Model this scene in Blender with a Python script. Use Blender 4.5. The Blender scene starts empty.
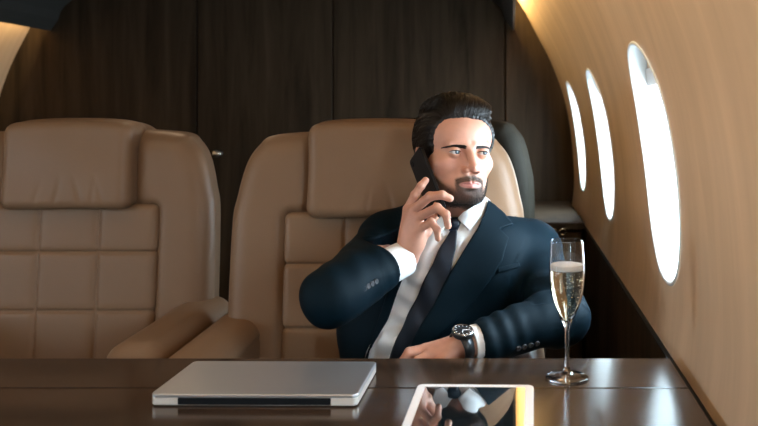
import bpy, bmesh, math, random
import numpy as np
from mathutils import Vector, Matrix
S = bpy.context.scene
C = S.collection
random.seed(5)
rng = np.random.default_rng(5)

# ------------------------------------------------------------------ camera
CZ = 1.177          # camera height
F = 850.0           # focal length in pixels at 758 px width
VX, VY = 512.0, 114.0
cam_d = bpy.data.cameras.new('camera')
cam = bpy.data.objects.new('camera', cam_d); C.objects.link(cam)
cam.location = (0, 0, CZ); cam.rotation_euler = (math.pi/2, 0, 0)
cam_d.sensor_width = 36; cam_d.lens = F/758*36
cam_d.shift_x = -(VX-379)/758; cam_d.shift_y = -(213-VY)/758
cam_d.clip_start = .02
cam_d.dof.use_dof = True; cam_d.dof.focus_distance = 1.74; cam_d.dof.aperture_fstop = 5.6
S.camera = cam
# ------------------------------------------------------------------ daylight and exposure
S.view_settings.view_transform = 'Standard'; S.view_settings.look = 'None'
S.view_settings.gamma = 1; S.view_settings.use_curve_mapping = False
S.view_settings.exposure = 0.0
w = bpy.data.worlds.new('sky'); S.world = w; w.use_nodes = True
wn = w.node_tree; bg = wn.nodes['Background']
tcw = wn.nodes.new('ShaderNodeTexCoord'); sep = wn.nodes.new('ShaderNodeSeparateXYZ')
rmp = wn.nodes.new('ShaderNodeValToRGB')
wn.links.new(tcw.outputs['Generated'], sep.inputs[0]); wn.links.new(sep.outputs['Z'], rmp.inputs[0])
rmp.color_ramp.elements[0].position = 0.0; rmp.color_ramp.elements[0].color = (.68, .86, 1, 1)
rmp.color_ramp.elements[1].position = .6; rmp.color_ramp.elements[1].color = (.62, .83, 1, 1)
wn.links.new(rmp.outputs[0], bg.inputs['Color'])
bg.inputs['Strength'].default_value = 38.0
WARM = (1.0, .72, .45)
CX = -1.16                                     # cabin centre line
WIN_Y = [3.74, 2.73, 1.72, .71, -.30, -1.31]
def area(name, loc, rot, sx, sy, power, color, portal=False):
    l = bpy.data.lights.new(name, 'AREA'); l.shape = 'RECTANGLE'; l.size = sx; l.size_y = sy
    l.energy = power; l.color = color
    o = bpy.data.objects.new(name, l); C.objects.link(o); o.location = loc; o.rotation_euler = rot
    if portal: l.cycles.is_portal = True
    return o
for y in WIN_Y:
    area('window_portal', (.42, y, CZ-.10), (0, math.pi/2, 0), .56, .46, 1, (1, 1, 1), True)
    if y < 1.5: area('window_portal', (2*CX-.42, y, CZ-.10), (0, -math.pi/2, 0), .56, .46, 1, (1, 1, 1), True)
# the cabin's cove strips (lie on the back of the ceiling edge, shine on the side walls)
COVE = 30.0
area('cove_strip_light', (-.03, 1.15, CZ+.53), (0, math.radians(-80), 0), .03, 6.2, COVE, (1, .70, .30))
area('cove_strip_light', (2*CX+.03, 1.15, CZ+.53), (0, math.radians(80), 0), .03, 6.2, COVE, (1, .70, .30))
FILL_POWER = 2.1  # power of each added ceiling fill light
FILL_SPOTS = [(-.45, 1.15), (-.45, .1), (-1.16, 1.5), (-1.16, .2), (-1.16, 2.9), (-.45, -.9), (-1.16, -.9)]

# ------------------------------------------------------------------ helpers
def P(px, py, d):
    return np.array([(px-VX)/F*d, d, CZ-(py-VY)/F*d])
def newmat(name): 
    m = bpy.data.materials.new(name); m.use_nodes = True
    return m, m.node_tree, m.node_tree.nodes['Principled BSDF']
def setp(b, **k):
    for n, v in k.items():
        n = n.replace('_', ' ')
        if n in b.inputs: b.inputs[n].default_value = v
def col(c): return (c[0], c[1], c[2], 1)
def mat_plain(name, c, rough=.5, metal=0, var=.0, scale=20, bump=0, bscale=200, coat=0, spec=.5, sheen=0):
    m, t, b = newmat(name)
    setp(b, Base_Color=col(c), Roughness=rough, Metallic=metal)
    b.inputs['Coat Weight'].default_value = coat
    b.inputs['Specular IOR Level'].default_value = spec
    b.inputs['Sheen Weight'].default_value = sheen
    tc = t.nodes.new('ShaderNodeTexCoord')
    if var:
        n = t.nodes.new('ShaderNodeTexNoise'); n.inputs['Scale'].default_value = scale; n.inputs['Detail'].default_value = 4
        t.links.new(tc.outputs['Object'], n.inputs['Vector'])
        mx = t.nodes.new('ShaderNodeMix'); mx.data_type = 'RGBA'
        mx.inputs['A'].default_value = col([x*(1-var) for x in c]); mx.inputs['B'].default_value = col([min(1, x*(1+var)) for x in c])
        t.links.new(n.outputs['Fac'], mx.inputs['Factor']); t.links.new(mx.outputs['Result'], b.inputs['Base Color'])
    if bump:
        n = t.nodes.new('ShaderNodeTexNoise'); n.inputs['Scale'].default_value = bscale; n.inputs['Detail'].default_value = 3
        t.links.new(tc.outputs['Object'], n.inputs['Vector'])
        bp = t.nodes.new('ShaderNodeBump'); bp.inputs['Strength'].default_value = bump; bp.inputs['Distance'].default_value = .002
        t.links.new(n.outputs['Fac'], bp.inputs['Height']); t.links.new(bp.outputs[0], b.inputs['Normal'])
    return m
def mat_wood(name, c1, c2, stretch, rough=.35, coat=.3, scale=6, bump=.05, spec=.5):
    m, t, b = newmat(name)
    tc = t.nodes.new('ShaderNodeTexCoord'); mp = t.nodes.new('ShaderNodeMapping')
    mp.inputs['Scale'].default_value = stretch
    t.links.new(tc.outputs['Object'], mp.inputs[0])
    n = t.nodes.new('ShaderNodeTexNoise'); n.inputs['Scale'].default_value = scale; n.inputs['Detail'].default_value = 8
    n.inputs['Roughness'].default_value = .65; n.inputs['Distortion'].default_value = .6
    t.links.new(mp.outputs[0], n.inputs['Vector'])
    r = t.nodes.new('ShaderNodeValToRGB')
    r.color_ramp.elements[0].position = .3; r.color_ramp.elements[0].color = col(c1)
    r.color_ramp.elements[1].position = .72; r.color_ramp.elements[1].color = col(c2)
    t.links.new(n.outputs['Fac'], r.inputs[0]); t.links.new(r.outputs[0], b.inputs['Base Color'])
    bp = t.nodes.new('ShaderNodeBump'); bp.inputs['Strength'].default_value = bump; bp.inputs['Distance'].default_value = .001
    t.links.new(n.outputs['Fac'], bp.inputs['Height']); t.links.new(bp.outputs[0], b.inputs['Normal'])
    setp(b, Roughness=rough); b.inputs['Coat Weight'].default_value = coat; b.inputs['Coat Roughness'].default_value = .08
    b.inputs['Specular IOR Level'].default_value = spec
    return m
def mat_glass(name, c=(1, 1, 1), ior=1.45, rough=0):
    m, t, b = newmat(name)
    setp(b, Base_Color=col(c), Roughness=rough, IOR=ior); b.inputs['Transmission Weight'].default_value = 1
    return m
def mat_emit(name, c, s):
    m, t, b = newmat(name)
    setp(b, Base_Color=col(c)); b.inputs['Emission Color'].default_value = col(c); b.inputs['Emission Strength'].default_value = s
    return m
def mesh_obj(name, v, f, m, parent=None, smooth=True, loc=None):
    me = bpy.data.meshes.new(name)
    me.from_pydata([tuple(map(float, a)) for a in v], [], [tuple(map(int, a)) for a in f])
    me.update()
    if smooth: me.polygons.foreach_set('use_smooth', [True]*len(me.polygons))
    mats = m if isinstance(m, list) else [m]
    for x in mats: me.materials.append(x)
    o = bpy.data.objects.new(name, me); C.objects.link(o)
    if loc is not None: o.location = loc
    if parent is not None: o.parent = parent
    return o
def empty(name, loc=(0, 0, 0), rz=0):
    o = bpy.data.objects.new(name, None); C.objects.link(o); o.location = loc; o.rotation_euler = (0, 0, rz)
    o.empty_display_size = .05
    return o
def tag(o, label, cat, group=None):
    o['label'] = label; o['category'] = cat
    if group: o['group'] = group
    return o
def struct(o, label=None):
    o['kind'] = 'structure'
    if label: o['label'] = label
    return o
def copy_tree(o, parent=None):
    c = o.copy(); C.objects.link(c)
    if parent is not None: c.parent = parent
    for ch in list(o.children): copy_tree(ch, c)
    return c
def box(name, lo, hi, m, parent=None, bevel=.0, seg=3):
    bm = bmesh.new()
    bmesh.ops.create_cube(bm, size=1)
    lo = np.array(lo, float); hi = np.array(hi, float)
    for v in bm.verts: v.co = Vector([(lo[i]+hi[i])/2+v.co[i]*(hi[i]-lo[i]) for i in range(3)])
    if bevel: bmesh.ops.bevel(bm, geom=bm.edges[:]+bm.verts[:], offset=bevel, segments=seg, affect='EDGES', profile=.5)
    me = bpy.data.meshes.new(name); bm.to_mesh(me); bm.free(); me.materials.append(m)
    if bevel > .01: me.polygons.foreach_set('use_smooth', [True]*len(me.polygons))
    o = bpy.data.objects.new(name, me); C.objects.link(o)
    if parent is not None: o.parent = parent
    return o
def lathe(prof, n=48):
    v = []; f = []
    for r, z in prof:
        for k in range(n):
            a = 2*math.pi*k/n; v.append((r*math.cos(a), r*math.sin(a), z))
    for i in range(len(prof)-1):
        for k in range(n):
            f.append((i*n+k, i*n+(k+1) % n, (i+1)*n+(k+1) % n, (i+1)*n+k))
    return v, f
def tubes(paths, seg=6):
    """paths: list of (points Nx3, radii N) -> one vertex/face list, tips closed"""
    V = []; Fc = []
    for pts, rad in paths:
        pts = np.asarray(pts, float); n = len(pts); base = len(V)
        t = np.gradient(pts, axis=0); t /= np.linalg.norm(t, axis=1)[:, None]+1e-12
        up = np.array([0, 0, 1.0]) if abs(t[0][2]) < .9 else np.array([1.0, 0, 0])
        for i in range(n):
            s = np.cross(t[i], up); s /= np.linalg.norm(s)+1e-12; u = np.cross(s, t[i]); up = u
            for k in range(seg):
                a = 2*math.pi*k/seg
                V.append(pts[i]+rad[i]*(math.cos(a)*s+math.sin(a)*u))
        for i in range(n-1):
            for k in range(seg):
                Fc.append((base+i*seg+k, base+i*seg+(k+1) % seg, base+(i+1)*seg+(k+1) % seg, base+(i+1)*seg+k))
        Fc.append(tuple(base+k for k in range(seg))[::-1]); Fc.append(tuple(base+(n-1)*seg+k for k in range(seg)))
    return V, Fc

# ---- implicit surfaces
def nrm(a): return np.sqrt((a*a).sum(-1))
def ell(p, c, r, R=None):
    q = p-np.asarray(c)
    if R is not None: q = q@R
    r = np.asarray(r, float)
    k0 = nrm(q/r); k1 = nrm(q/(r*r))+1e-9
    return k0*(k0-1)/k1
def cone(p, a, b, ra, rb):
    a = np.asarray(a, float); b = np.asarray(b, float); ab = b-a
    t = np.clip(((p-a)@ab)/(ab@ab+1e-12), 0, 1)
    return nrm(p-a-t[:, None]*ab)-(ra+(rb-ra)*t)
def chain(p, pts, rad, k=.004):
    d = None
    for i in range(len(pts)-1):
        e = cone(p, pts[i], pts[i+1], rad[i], rad[i+1])
        d = e if d is None else smin(d, e, k)
    return d
def rbox(p, c, h, r, R=None):
    q = p-np.asarray(c)
    if R is not None: q = q@R
    q = np.abs(q)-(np.asarray(h, float)-r)
    return nrm(np.maximum(q, 0))+np.minimum(q.max(-1), 0)-r
def smin(a, b, k):
    h = np.clip(.5+.5*(b-a)/k, 0, 1)
    return b*(1-h)+a*h-k*h*(1-h)
def smax(a, b, k): return -smin(-a, -b, k)
def poly2(x, y, pts):
    pts = np.asarray(pts, float); n = len(pts)
    d = np.full(x.shape, 1e9); s = np.ones(x.shape)
    for i in range(n):
        a = pts[i]; b = pts[i-1]; e = b-a
        wx = x-a[0]; wy = y-a[1]
        t = np.clip((wx*e[0]+wy*e[1])/(e@e+1e-12), 0, 1)
        dx = wx-e[0]*t; dy = wy-e[1]*t
        d = np.minimum(d, dx*dx+dy*dy)
        c1 = y >= a[1]; c2 = y < b[1]; c3 = e[0]*wy > e[1]*wx
        s = np.where((c1 & c2 & c3) | (~c1 & ~c2 & ~c3), -s, s)
    return s*np.sqrt(d)
def outline(p, pts):
    """prism through the outline pts (given as seen from the seat opposite), distance in metres"""
    d = p[:, 1]
    return poly2(p[:, 0]/d*F+VX, (CZ-p[:, 2])/d*F+VY, pts)*d/F
def net(f, lo, hi, res):
    lo = np.asarray(lo, float); hi = np.asarray(hi, float); B = 8
    nb = np.maximum(1, np.ceil((hi-lo)/res/B).astype(int)); n = nb*B
    rad = res*B*.5*1.733
    gi = np.stack(np.meshgrid(*[np.arange(k) for k in nb], indexing='ij'), -1).reshape(-1, 3)
    fc = f(lo+(gi+.5)*B*res)
    V = np.repeat(np.repeat(np.repeat(fc.reshape(nb), B, 0), B, 1), B, 2).astype(np.float32)
    act = gi[np.abs(fc) < rad*1.6+res]
    off = np.stack(np.meshgrid(*[np.arange(B)]*3, indexing='ij'), -1).reshape(-1, 3)
    for s in range(0, len(act), 300):
        a = act[s:s+300]
        idx = (a[:, None, :]*B+off[None]).reshape(-1, 3)
        V[idx[:, 0], idx[:, 1], idx[:, 2]] = f(lo+idx*res)
    V[0] = V[-1] = 1; V[:, 0] = V[:, -1] = 1; V[:, :, 0] = V[:, :, -1] = 1
    I = V < 0
    cs = sum(I[a:n[0]-1+a, b:n[1]-1+b, c:n[2]-1+c].astype(np.int8) for a in (0, 1) for b in (0, 1) for c in (0, 1))
    cell = np.argwhere((cs > 0) & (cs < 8))
    cid = np.full(cs.shape, -1, np.int64); cid[cell[:, 0], cell[:, 1], cell[:, 2]] = np.arange(len(cell))
    cor = [(a, b, c) for a in (0, 1) for b in (0, 1) for c in (0, 1)]
    val = np.stack([V[cell[:, 0]+a, cell[:, 1]+b, cell[:, 2]+c] for a, b, c in cor], 1)
    acc = np.zeros((len(cell), 3)); cnt = np.zeros(len(cell))
    for i in range(8):
        for j in range(i+1, 8):
            if sum(abs(cor[i][k]-cor[j][k]) for k in range(3)) != 1: continue
            m = (val[:, i] < 0) != (val[:, j] < 0)
            t = val[m, i]/(val[m, i]-val[m, j])
            acc[m] += np.array(cor[i])+t[:, None]*(np.array(cor[j])-np.array(cor[i])); cnt[m] += 1
    vs = lo+(cell+acc/cnt[:, None])*res
    faces = []
    for ax in range(3):
        u, w_ = [(1, 2), (2, 0), (0, 1)][ax]
        s0 = [slice(1, None)]*3; s1 = [slice(1, None)]*3
        s0[ax] = slice(0, n[ax]-1); s1[ax] = slice(1, n[ax])
        for k in (u, w_): s0[k] = slice(1, n[k]-1); s1[k] = slice(1, n[k]-1)
        A = I[tuple(s0)]; Bb = I[tuple(s1)]
        e = np.argwhere(A != Bb)
        if not len(e): continue
        inn = A[e[:, 0], e[:, 1], e[:, 2]]
        g = e.copy()
        for k in (u, w_): g[:, k] += 1
        q = []
        for du, dv in ((-1, -1), (0, -1), (0, 0), (-1, 0)):
            h = g.copy(); h[:, u] += du; h[:, w_] += dv
            q.append(cid[h[:, 0], h[:, 1], h[:, 2]])
        q = np.stack(q, 1)
        q[~inn] = q[~inn][:, ::-1]
        faces.append(q)
    fs = np.concatenate(faces); fs = fs[(fs >= 0).all(1)]
    return vs, fs
def normals(f, p, e=.0008):
    g = np.stack([f(p+np.eye(3)[i]*e)-f(p-np.eye(3)[i]*e) for i in range(3)], 1)
    return g/(nrm(g)[:, None]+1e-9)
def project(f, p, off=0, it=4):
    p = np.array(p, float)
    for _ in range(it): p = p-normals(f, p)*(f(p)-off)[:, None]
    return p
def sdf_obj(name, f, lo, hi, res, m, parent=None, disp=None, loc=None):
    v, q = net(f, lo, hi, res)
    if disp is not None: v = v+normals(f, v)*disp(v)[:, None]
    return mesh_obj(name, v, q, m, parent, loc=loc)

# ------------------------------------------------------------------ materials
M = {}
M['veneer'] = mat_wood('pale_wood_veneer', (.55, .39, .255), (.70, .51, .35), (.5, 2.2, .25), rough=.45, coat=0, scale=5, bump=.01, spec=.35)
M['darkwood'] = mat_wood('dark_walnut', (.021, .0138, .0085), (.064, .043, .026), (3.0, 3.0, .22), rough=.6, coat=0, scale=5, spec=.08)
M['table'] = mat_wood('table_walnut', (.018, .0105, .0065), (.056, .031, .018), (.28, 3.5, 1), rough=.16, coat=.0, scale=6, bump=.02, spec=.38)
M['black'] = mat_plain('black_gap', (.004, .004, .004), .8)
M['ceiling'] = mat_plain('dark_ceiling_cloth', (.030, .029, .025), .8, var=.1)
M['carpet'] = mat_plain('carpet', (.10, .085, .07), .95, var=.3, scale=120, bump=.5, bscale=300)
M['leather'] = mat_plain('tan_leather', (.215, .130, .076), .45, var=.06, scale=9, bump=.12, bscale=260, spec=.28)
M['leather_shade'] = mat_plain('seat_leather_painted_shade', (.012, .010, .006), .8, var=.06, scale=9, bump=.12, bscale=260, spec=.1)  # shade on the seat behind the man, put into the leather colour
M['seam'] = mat_plain('seat_base_plastic', (.05, .042, .035), .5)
M['jamb'] = mat_plain('window_jamb_white', (.75, .76, .74), .4)
M['seal'] = mat_plain('grey_rubber_seal', (.05, .06, .065), .6, spec=.2)
M['shade'] = mat_plain('window_shade_beige', (.55, .42, .30), .6)
M['chrome'] = mat_plain('brushed_chrome', (.62, .60, .57), .22, 1)
M['alu'] = mat_plain('silver_aluminium', (.50, .50, .51), .34, .85)
M['aluedge'] = mat_plain('polished_aluminium_edge', (.78, .70, .62), .35, .5)
M['hinge'] = mat_plain('black_hinge', (.004, .005, .006), .5, spec=.15)
M['white'] = mat_plain('white_enamel', (.80, .80, .80), .3, spec=.6)
M['screen'] = mat_plain('dark_glass_screen', (.006, .012, .016), .02, spec=1.0, coat=1); M['screen'].node_tree.nodes['Principled BSDF'].inputs['Coat IOR'].default_value = 2.2
M['phone'] = mat_plain('black_phone', (.003, .004, .005), .3, spec=.2)
M['lens'] = mat_glass('camera_lens', (.2, .25, .3))
M['suit'] = mat_plain('navy_wool', (.0003, .0066, .0115), .65, var=.12, scale=160, bump=.12, bscale=900, spec=.10)
M['shirt'] = mat_plain('white_cotton', (.78, .78, .77), .7, bump=.1, bscale=700)
M['tie'] = mat_plain('navy_silk', (.003, .008, .016), .42, bump=.2, bscale=900, spec=.3)
M['button'] = mat_plain('dark_horn_button', (.05, .05, .055), .6, spec=.2)
M['hair'] = mat_plain('dark_brown_hair', (.0065, .0045, .0035), .42, var=.4, scale=60, spec=.28)
M['beard'] = mat_plain('beard_hair', (.013, .009, .007), .55, spec=.25)
M['shoe'] = mat_plain('black_shoe_leather', (.008, .008, .008), .25)
M['eye'] = mat_plain('eye_white', (.50, .46, .44), .12, spec=.6)
M['iris'] = mat_plain('blue_grey_iris', (.022, .029, .033), .35, spec=.2)
M['pupil'] = mat_plain('pupil', (.003, .003, .003), .05)
M['strap'] = mat_plain('black_watch_strap', (.008, .010, .012), .35)
M['dial'] = mat_plain('dark_watch_dial', (.015, .022, .028), .2)
M['glass'] = mat_glass('clear_glass')
M['wine'] = mat_glass('pale_sparkling_wine', (1.0, .90, .70), 1.33)
M['foam'] = mat_plain('white_foam', (.92, .91, .88), .6)
M['bubble'] = mat_plain('bubble', (.9, .85, .72), .1)
M['added_lamp'] = mat_emit('warm_fill_lens', WARM, 6)  # glowing lens of the added ceiling fill lights
m, t, b = newmat('window_pane')
tr = t.nodes.new('ShaderNodeBsdfTransparent'); gl = t.nodes.new('ShaderNodeBsdfGlossy'); mx = t.nodes.new('ShaderNodeMixShader')
gl.inputs['Roughness'].default_value = .02; mx.inputs[0].default_value = .06
t.links.new(tr.outputs[0], mx.inputs[1]); t.links.new(gl.outputs[0], mx.inputs[2])
t.links.new(mx.outputs[0], t.nodes['Material Output'].inputs['Surface']); M['pane'] = m
m, t, b = newmat('skin')
at = t.nodes.new('ShaderNodeAttribute'); at.attribute_name = 'tint'
n = t.nodes.new('ShaderNodeTexNoise'); n.inputs['Scale'].default_value = 90; n.inputs['Detail'].default_value = 3
tc = t.nodes.new('ShaderNodeTexCoord'); t.links.new(tc.outputs['Object'], n.inputs['Vector'])
mr = t.nodes.new('ShaderNodeMapRange'); mr.inputs['To Min'].default_value = .86; mr.inputs['To Max'].default_value = 1.1
t.links.new(n.outputs['Fac'], mr.inputs['Value'])
ml = t.nodes.new('ShaderNodeVectorMath'); ml.operation = 'SCALE'
t.links.new(at.outputs['Color'], ml.inputs[0]); t.links.new(mr.outputs[0], ml.inputs['Scale'])
t.links.new(ml.outputs[0], b.inputs['Base Color'])
setp(b, Roughness=.48); b.inputs['Subsurface Weight'].default_value = .12; b.inputs['Subsurface Radius'].default_value = (.010, .004, .002)
b.inputs['Subsurface Scale'].default_value = .5
bp = t.nodes.new('ShaderNodeBump'); bp.inputs['Strength'].default_value = .15; bp.inputs['Distance'].default_value = .001
n2 = t.nodes.new('ShaderNodeTexNoise'); n2.inputs['Scale'].default_value = 600; t.links.new(tc.outputs['Object'], n2.inputs['Vector'])
t.links.new(n2.outputs['Fac'], bp.inputs['Height']); t.links.new(bp.outputs[0], b.inputs['Normal']); M['skin'] = m

# ------------------------------------------------------------------ the cabin shell
Y0, Y1 = -2.0, 4.3
SEC = np.array([(.302, -.462), (.313, -.35), (.308, -.22), (.297, -.10), (.275, .03), (.240, .15), (.19, .275), (.13, .39), (.06, .52), (-.03, .65), (-.15, .77), (-.35, .88), (-.7, .95), (CX, .97)])
def crspline(pts, per=8):
    pts = np.asarray(pts, float); P_ = np.vstack([2*pts[0]-pts[1], pts, 2*pts[-1]-pts[-2]]); out = []
    for i in range(1, len(P_)-2):
        for k in range(per):
            t = k/per; a, b_, c, d = P_[i-1:i+3]
            out.append(.5*((2*b_)+(-a+c)*t+(2*a-5*b_+4*c-d)*t*t+(-a+3*b_-3*c+d)*t**3))
    out.append(pts[-1]); return np.array(out)
SC = crspline(SEC, 10)
SL = np.concatenate([[0], np.cumsum(nrm(np.diff(SC, axis=0)))])
def sec(s): return np.array([np.interp(s, SL, SC[:, 0]), np.interp(s, SL, SC[:, 1])])
def sec_n(s):
    a = sec(max(s-.01, 0)); b_ = sec(s+.01); d = b_-a; d /= np.linalg.norm(d)
    return np.array([d[1], -d[0]])          # outward
WS = float(np.interp(-.095, SC[:90, 1], SL[:90]))       # arc position of the window centre
WA, WB = .185, .24                                        # half width, half height
def oval(t, k=1.0):
    c, s = math.cos(t), math.sin(t); e = 2/2.35
    return (k*WA*math.copysign(abs(c)**e, c), k*WB*math.copysign(abs(s)**e, s))
def wall_pt(y, s, out=0, side=1):
    p = sec(s); n_ = sec_n(s); x = p[0]+n_[0]*out; z = p[1]+n_[1]*out
    return (x if side > 0 else 2*CX-x, y, CZ+z)
def build_wall(side):
    V = []; Fq = []; key = {}
    def vid(y, s):
        k = (round(y, 4), round(s, 4))
        if k not in key: key[k] = len(V); V.append(wall_pt(y, s, 0, side))
        return key[k]
    HS, HY = .30, .25
    N = 160
    ys = sorted(set([Y0, Y1]+[round(a, 4) for w_ in WIN_Y for a in (w_-HY, w_+HY)]))
    s_lo, s_hi = WS-HS, WS+HS; s_lo = max(s_lo, .004)
    svals = list(np.linspace(s_hi, SL[-1], 40))
    for i in range(len(ys)-1):
        ya, yb = ys[i], ys[i+1]
        iswin = any(abs((ya+yb)/2-w_) < .01 for w_ in WIN_Y)
        if iswin:
            w_ = (ya+yb)/2; ts = sorted(set([2*math.pi*k/N for k in range(N)]+[math.atan2(b_, a) % (2*math.pi) for a in (-HY, HY) for b_ in (s_lo-WS, s_hi-WS)]))
            def rim(t):
                c, s = math.cos(t), math.sin(t)
                ks = [HY/abs(c) if abs(c) > 1e-9 else 1e9, ((s_hi-WS)/s if s > 1e-9 else ((s_lo-WS)/s if s < -1e-9 else 1e9))]
                k = min(ks); return (k*c, k*s)
            R_ = 7
            rings = []
            for r in range(R_+1):
                q = r/R_; row = []
                for t_ in ts:
                    o = oval(t_); e = rim(t_)
                    y = w_+o[0]*(1-q)+e[0]*q; s = WS+o[1]*(1-q)+e[1]*q
                    if r == R_: row.append(vid(y, s))
                    else: V.append(wall_pt(y, s, 0, side)); row.append(len(V)-1)
                rings.append(row)
            n_ = len(ts)
            for r in range(R_):
                for k in range(n_): Fq.append((rings[r][k], rings[r][(k+1) % n_], rings[r+1][(k+1) % n_], rings[r+1][k]))
        else:
            ss = sorted(set([round(s_lo, 6), round(s_hi, 6)]+[round(WS+HY*math.tan(2*math.pi*k/N), 6) for k in range(-N//4+1, N//4) if s_lo < WS+HY*math.tan(2*math.pi*k/N) < s_hi]))
            for a in range(len(ss)-1): Fq.append((vid(ya, ss[a]), vid(yb, ss[a]), vid(yb, ss[a+1]), vid(ya, ss[a+1])))
        for a in range(len(svals)-1): Fq.append((vid(ya, svals[a]), vid(yb, svals[a]), vid(yb, svals[a+1]), vid(ya, svals[a+1])))
        Fq.append((vid(ya, 0), vid(yb, 0), vid(yb, s_lo), vid(ya, s_lo)))
    return V, Fq
for side, nm in ((1, 'wall_right'), (-1, 'wall_left')):
    v, f = build_wall(side); o = mesh_obj(nm, v, f, M['veneer'])
    bm = bmesh.new(); bm.from_mesh(o.data); bmesh.ops.recalc_face_normals(bm, faces=bm.faces); bm.to_mesh(o.data); bm.free()
    struct(o, 'pale glossy wood veneer cabin side wall curving up over oval windows')
# windows
def window(idx, wy, side):
    N = 96; ts = [2*math.pi*k/N for k in range(N)]
    rings = [(1.035, -.001), (1.02, -.0035), (1.0, -.002), (.985, .01), (.96, .045), (.95, .075), (.90, .078)]
    V = []; Fq = []
    for k_, o_ in rings:
        for t_ in ts:
            a, b_ = oval(t_, k_); V.append(wall_pt(wy+a, WS+b_, o_, side))
    for r in range(len(rings)-1):
        for k in range(N): Fq.append((r*N+k, r*N+(k+1) % N, (r+1)*N+(k+1) % N, (r+1)*N+k))
    w_ = mesh_obj('window_%d' % idx, V, Fq, M['jamb']); struct(w_, 'oval cabin window with white recessed frame and half raised or shut shade')
    def plate(name, k, s_from, s_to, o0, th, m_, n=22):
        Vp = []; Fp = []
        rows = np.linspace(s_from, s_to, n)
        for o_ in (o0, o0+th):
            for b_ in rows:
                hw = k*WA*max(0.0, 1-(min(1, abs(b_)/(k*WB)))**2.35)**(1/2.35)
                for q in np.linspace(-1, 1, 9): Vp.append(wall_pt(wy+q*hw, WS+b_, o_, side))
        h = n*9
        for i in range(n-1):
            for j in range(8):
                a = i*9+j; Fp.append((a, a+1, a+10, a+9)); Fp.append((h+a, h+a+9, h+a+10, h+a+1))
            Fp.append((i*9, (i+1)*9, h+(i+1)*9, h+i*9)); Fp.append((i*9+8, h+i*9+8, h+(i+1)*9+8, (i+1)*9+8))
        for j in range(8): Fp.append((j, h+j, h+j+1, j+1)); a = (n-1)*9+j; Fp.append((a, a+1, h+a+1, h+a))
        return mesh_obj(name, Vp, Fp, m_, w_, smooth=False)
    pth = [wall_pt(wy+oval(t_, .945)[0], WS+oval(t_, .945)[1], .070, side) for t_ in ts+ts[:1]]
    vv, ff = tubes([(pth, [.0055]*len(pth))], 8); mesh_obj('seal', vv, ff, M['seal'], w_)
    plate('pane', .95, -WB*.949, WB*.949, .074, .002, M['pane'], 30)
    shut = side < 0 and wy > 1.5  # left shades out of view, shut to cut the fill light on the man
    plate('shade', .965, -WB*.80 if shut else WB*.78, WB*.962, .035, .003, M['shade'])
    plate('shade_handle', .965, -WB*.93 if shut else WB*.63, -WB*.80 if shut else WB*.78, .030, .009, M['white'], 4)
i = 1
for side in (1, -1):
    for wy in WIN_Y: window(i, wy, side); i += 1
# lower dado and ledge cap along both sides
def prism_y(name, prof, y0, y1, m_, side=1, parent=None, closed=True, smooth=False):
    V = [((x if side > 0 else 2*CX-x), y, CZ+h) for y in (y0, y1) for x, h in prof]; n = len(prof); Fq = []
    for k in range(n if closed else n-1): Fq.append((k, (k+1) % n, n+(k+1) % n, n+k))
    if closed: Fq.append(tuple(range(n))[::-1]); Fq.append(tuple(range(n, 2*n)))
    return mesh_obj(name, V, Fq, m_, parent, smooth)
for side, nm in ((1, 'right'), (-1, 'left')):
    struct(prism_y('baseboard_'+nm, [(.300, -.464), (.300, -1.177), (.40, -1.177), (.40, -.464)], Y0, Y1, M['darkwood'], side), 'dark walnut lower side panel below the pale wall')
    struct(prism_y('trim_%d' % (1 if side > 0 else 2), [(.306, -.459), (.300, -.460), (.296, -.466), (.299, -.474), (.312, -.474), (.33, -.459)], Y0, Y1, M['black'], side), 'narrow black trim along the foot of the side wall')
struct(box('floor', (-3.2, Y0-.1, -.05), (.9, Y1+.1, 0), M['carpet']), 'brown cabin carpet')
# ceiling: dark raft whose turned-down edges hide the cove light
cp = [(.012, .425), (.014, .437), (-.02, .50), (-.10, .590), (-.35, .70), (-.8, .755), (CX, .765)]
cs_ = crspline(cp[2:], 6)
low = [(.004, .418), (-.035, .475)]+[(x-.006, h-.016) for x, h in cs_[2:]]
up = [(.014, .428)]+[tuple(a) for a in cs_]
half = low+up[::-1]
prof = low+[(2*CX-x, h) for x, h in low[::-1]]+[(2*CX-x, h) for x, h in up]+up[::-1]
struct(prism_y('ceiling', prof, Y0, Y1, M['ceiling'], 1, None, True, False), 'dark ceiling raft with turned down edges')
# bulkheads
BX0, BX1, BZ = CX-1.7, CX+1.7, CZ+1.05
db0, db1 = P(199, 0, Y1)[0], P(333, 0, Y1)[0]
struct(box('wall_back', (BX0, Y1, 0), (BX1, Y1+.08, BZ), M['darkwood']), 'dark walnut bulkhead at the end of the cabin')
g = .006
for k, (a, b_) in enumerate([(BX0, db0-g), (db1+g, P(505, 0, Y1)[0]-.004), (P(505, 0, Y1)[0]+.004, BX1)]):
    struct(box('trim_%d' % (3+k), (a, Y1-.02, 0), (b_, Y1, BZ), M['darkwood'], bevel=.003, seg=1), 'dark walnut bulkhead panel beside the door')
struct(box('wall_front', (BX0, Y0-.08, 0), (BX1, Y0, BZ), M['veneer']), 'pale veneer partition behind the camera')
dr = struct(box('door_1', (db0, Y1-.022, .01), (db1, Y1-.001, BZ), M['darkwood'], bevel=.003, seg=1), 'dark walnut bulkhead door')
kp = P(216, 154, Y1-.07)
v, f = lathe([(.001, 0), (.019, 0), (.021, .004), (.012, .008), (.0095, .018), (.011, .024), (.020, .032), (.024, .042), (.020, .050), (.010, .054), (.0005, .0545)], 32)
v = [(a[0]+kp[0], Y1-.022-a[2], a[1]+kp[2]) for a in v]
mesh_obj('door_knob', v, f, M['chrome'], dr)

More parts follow.
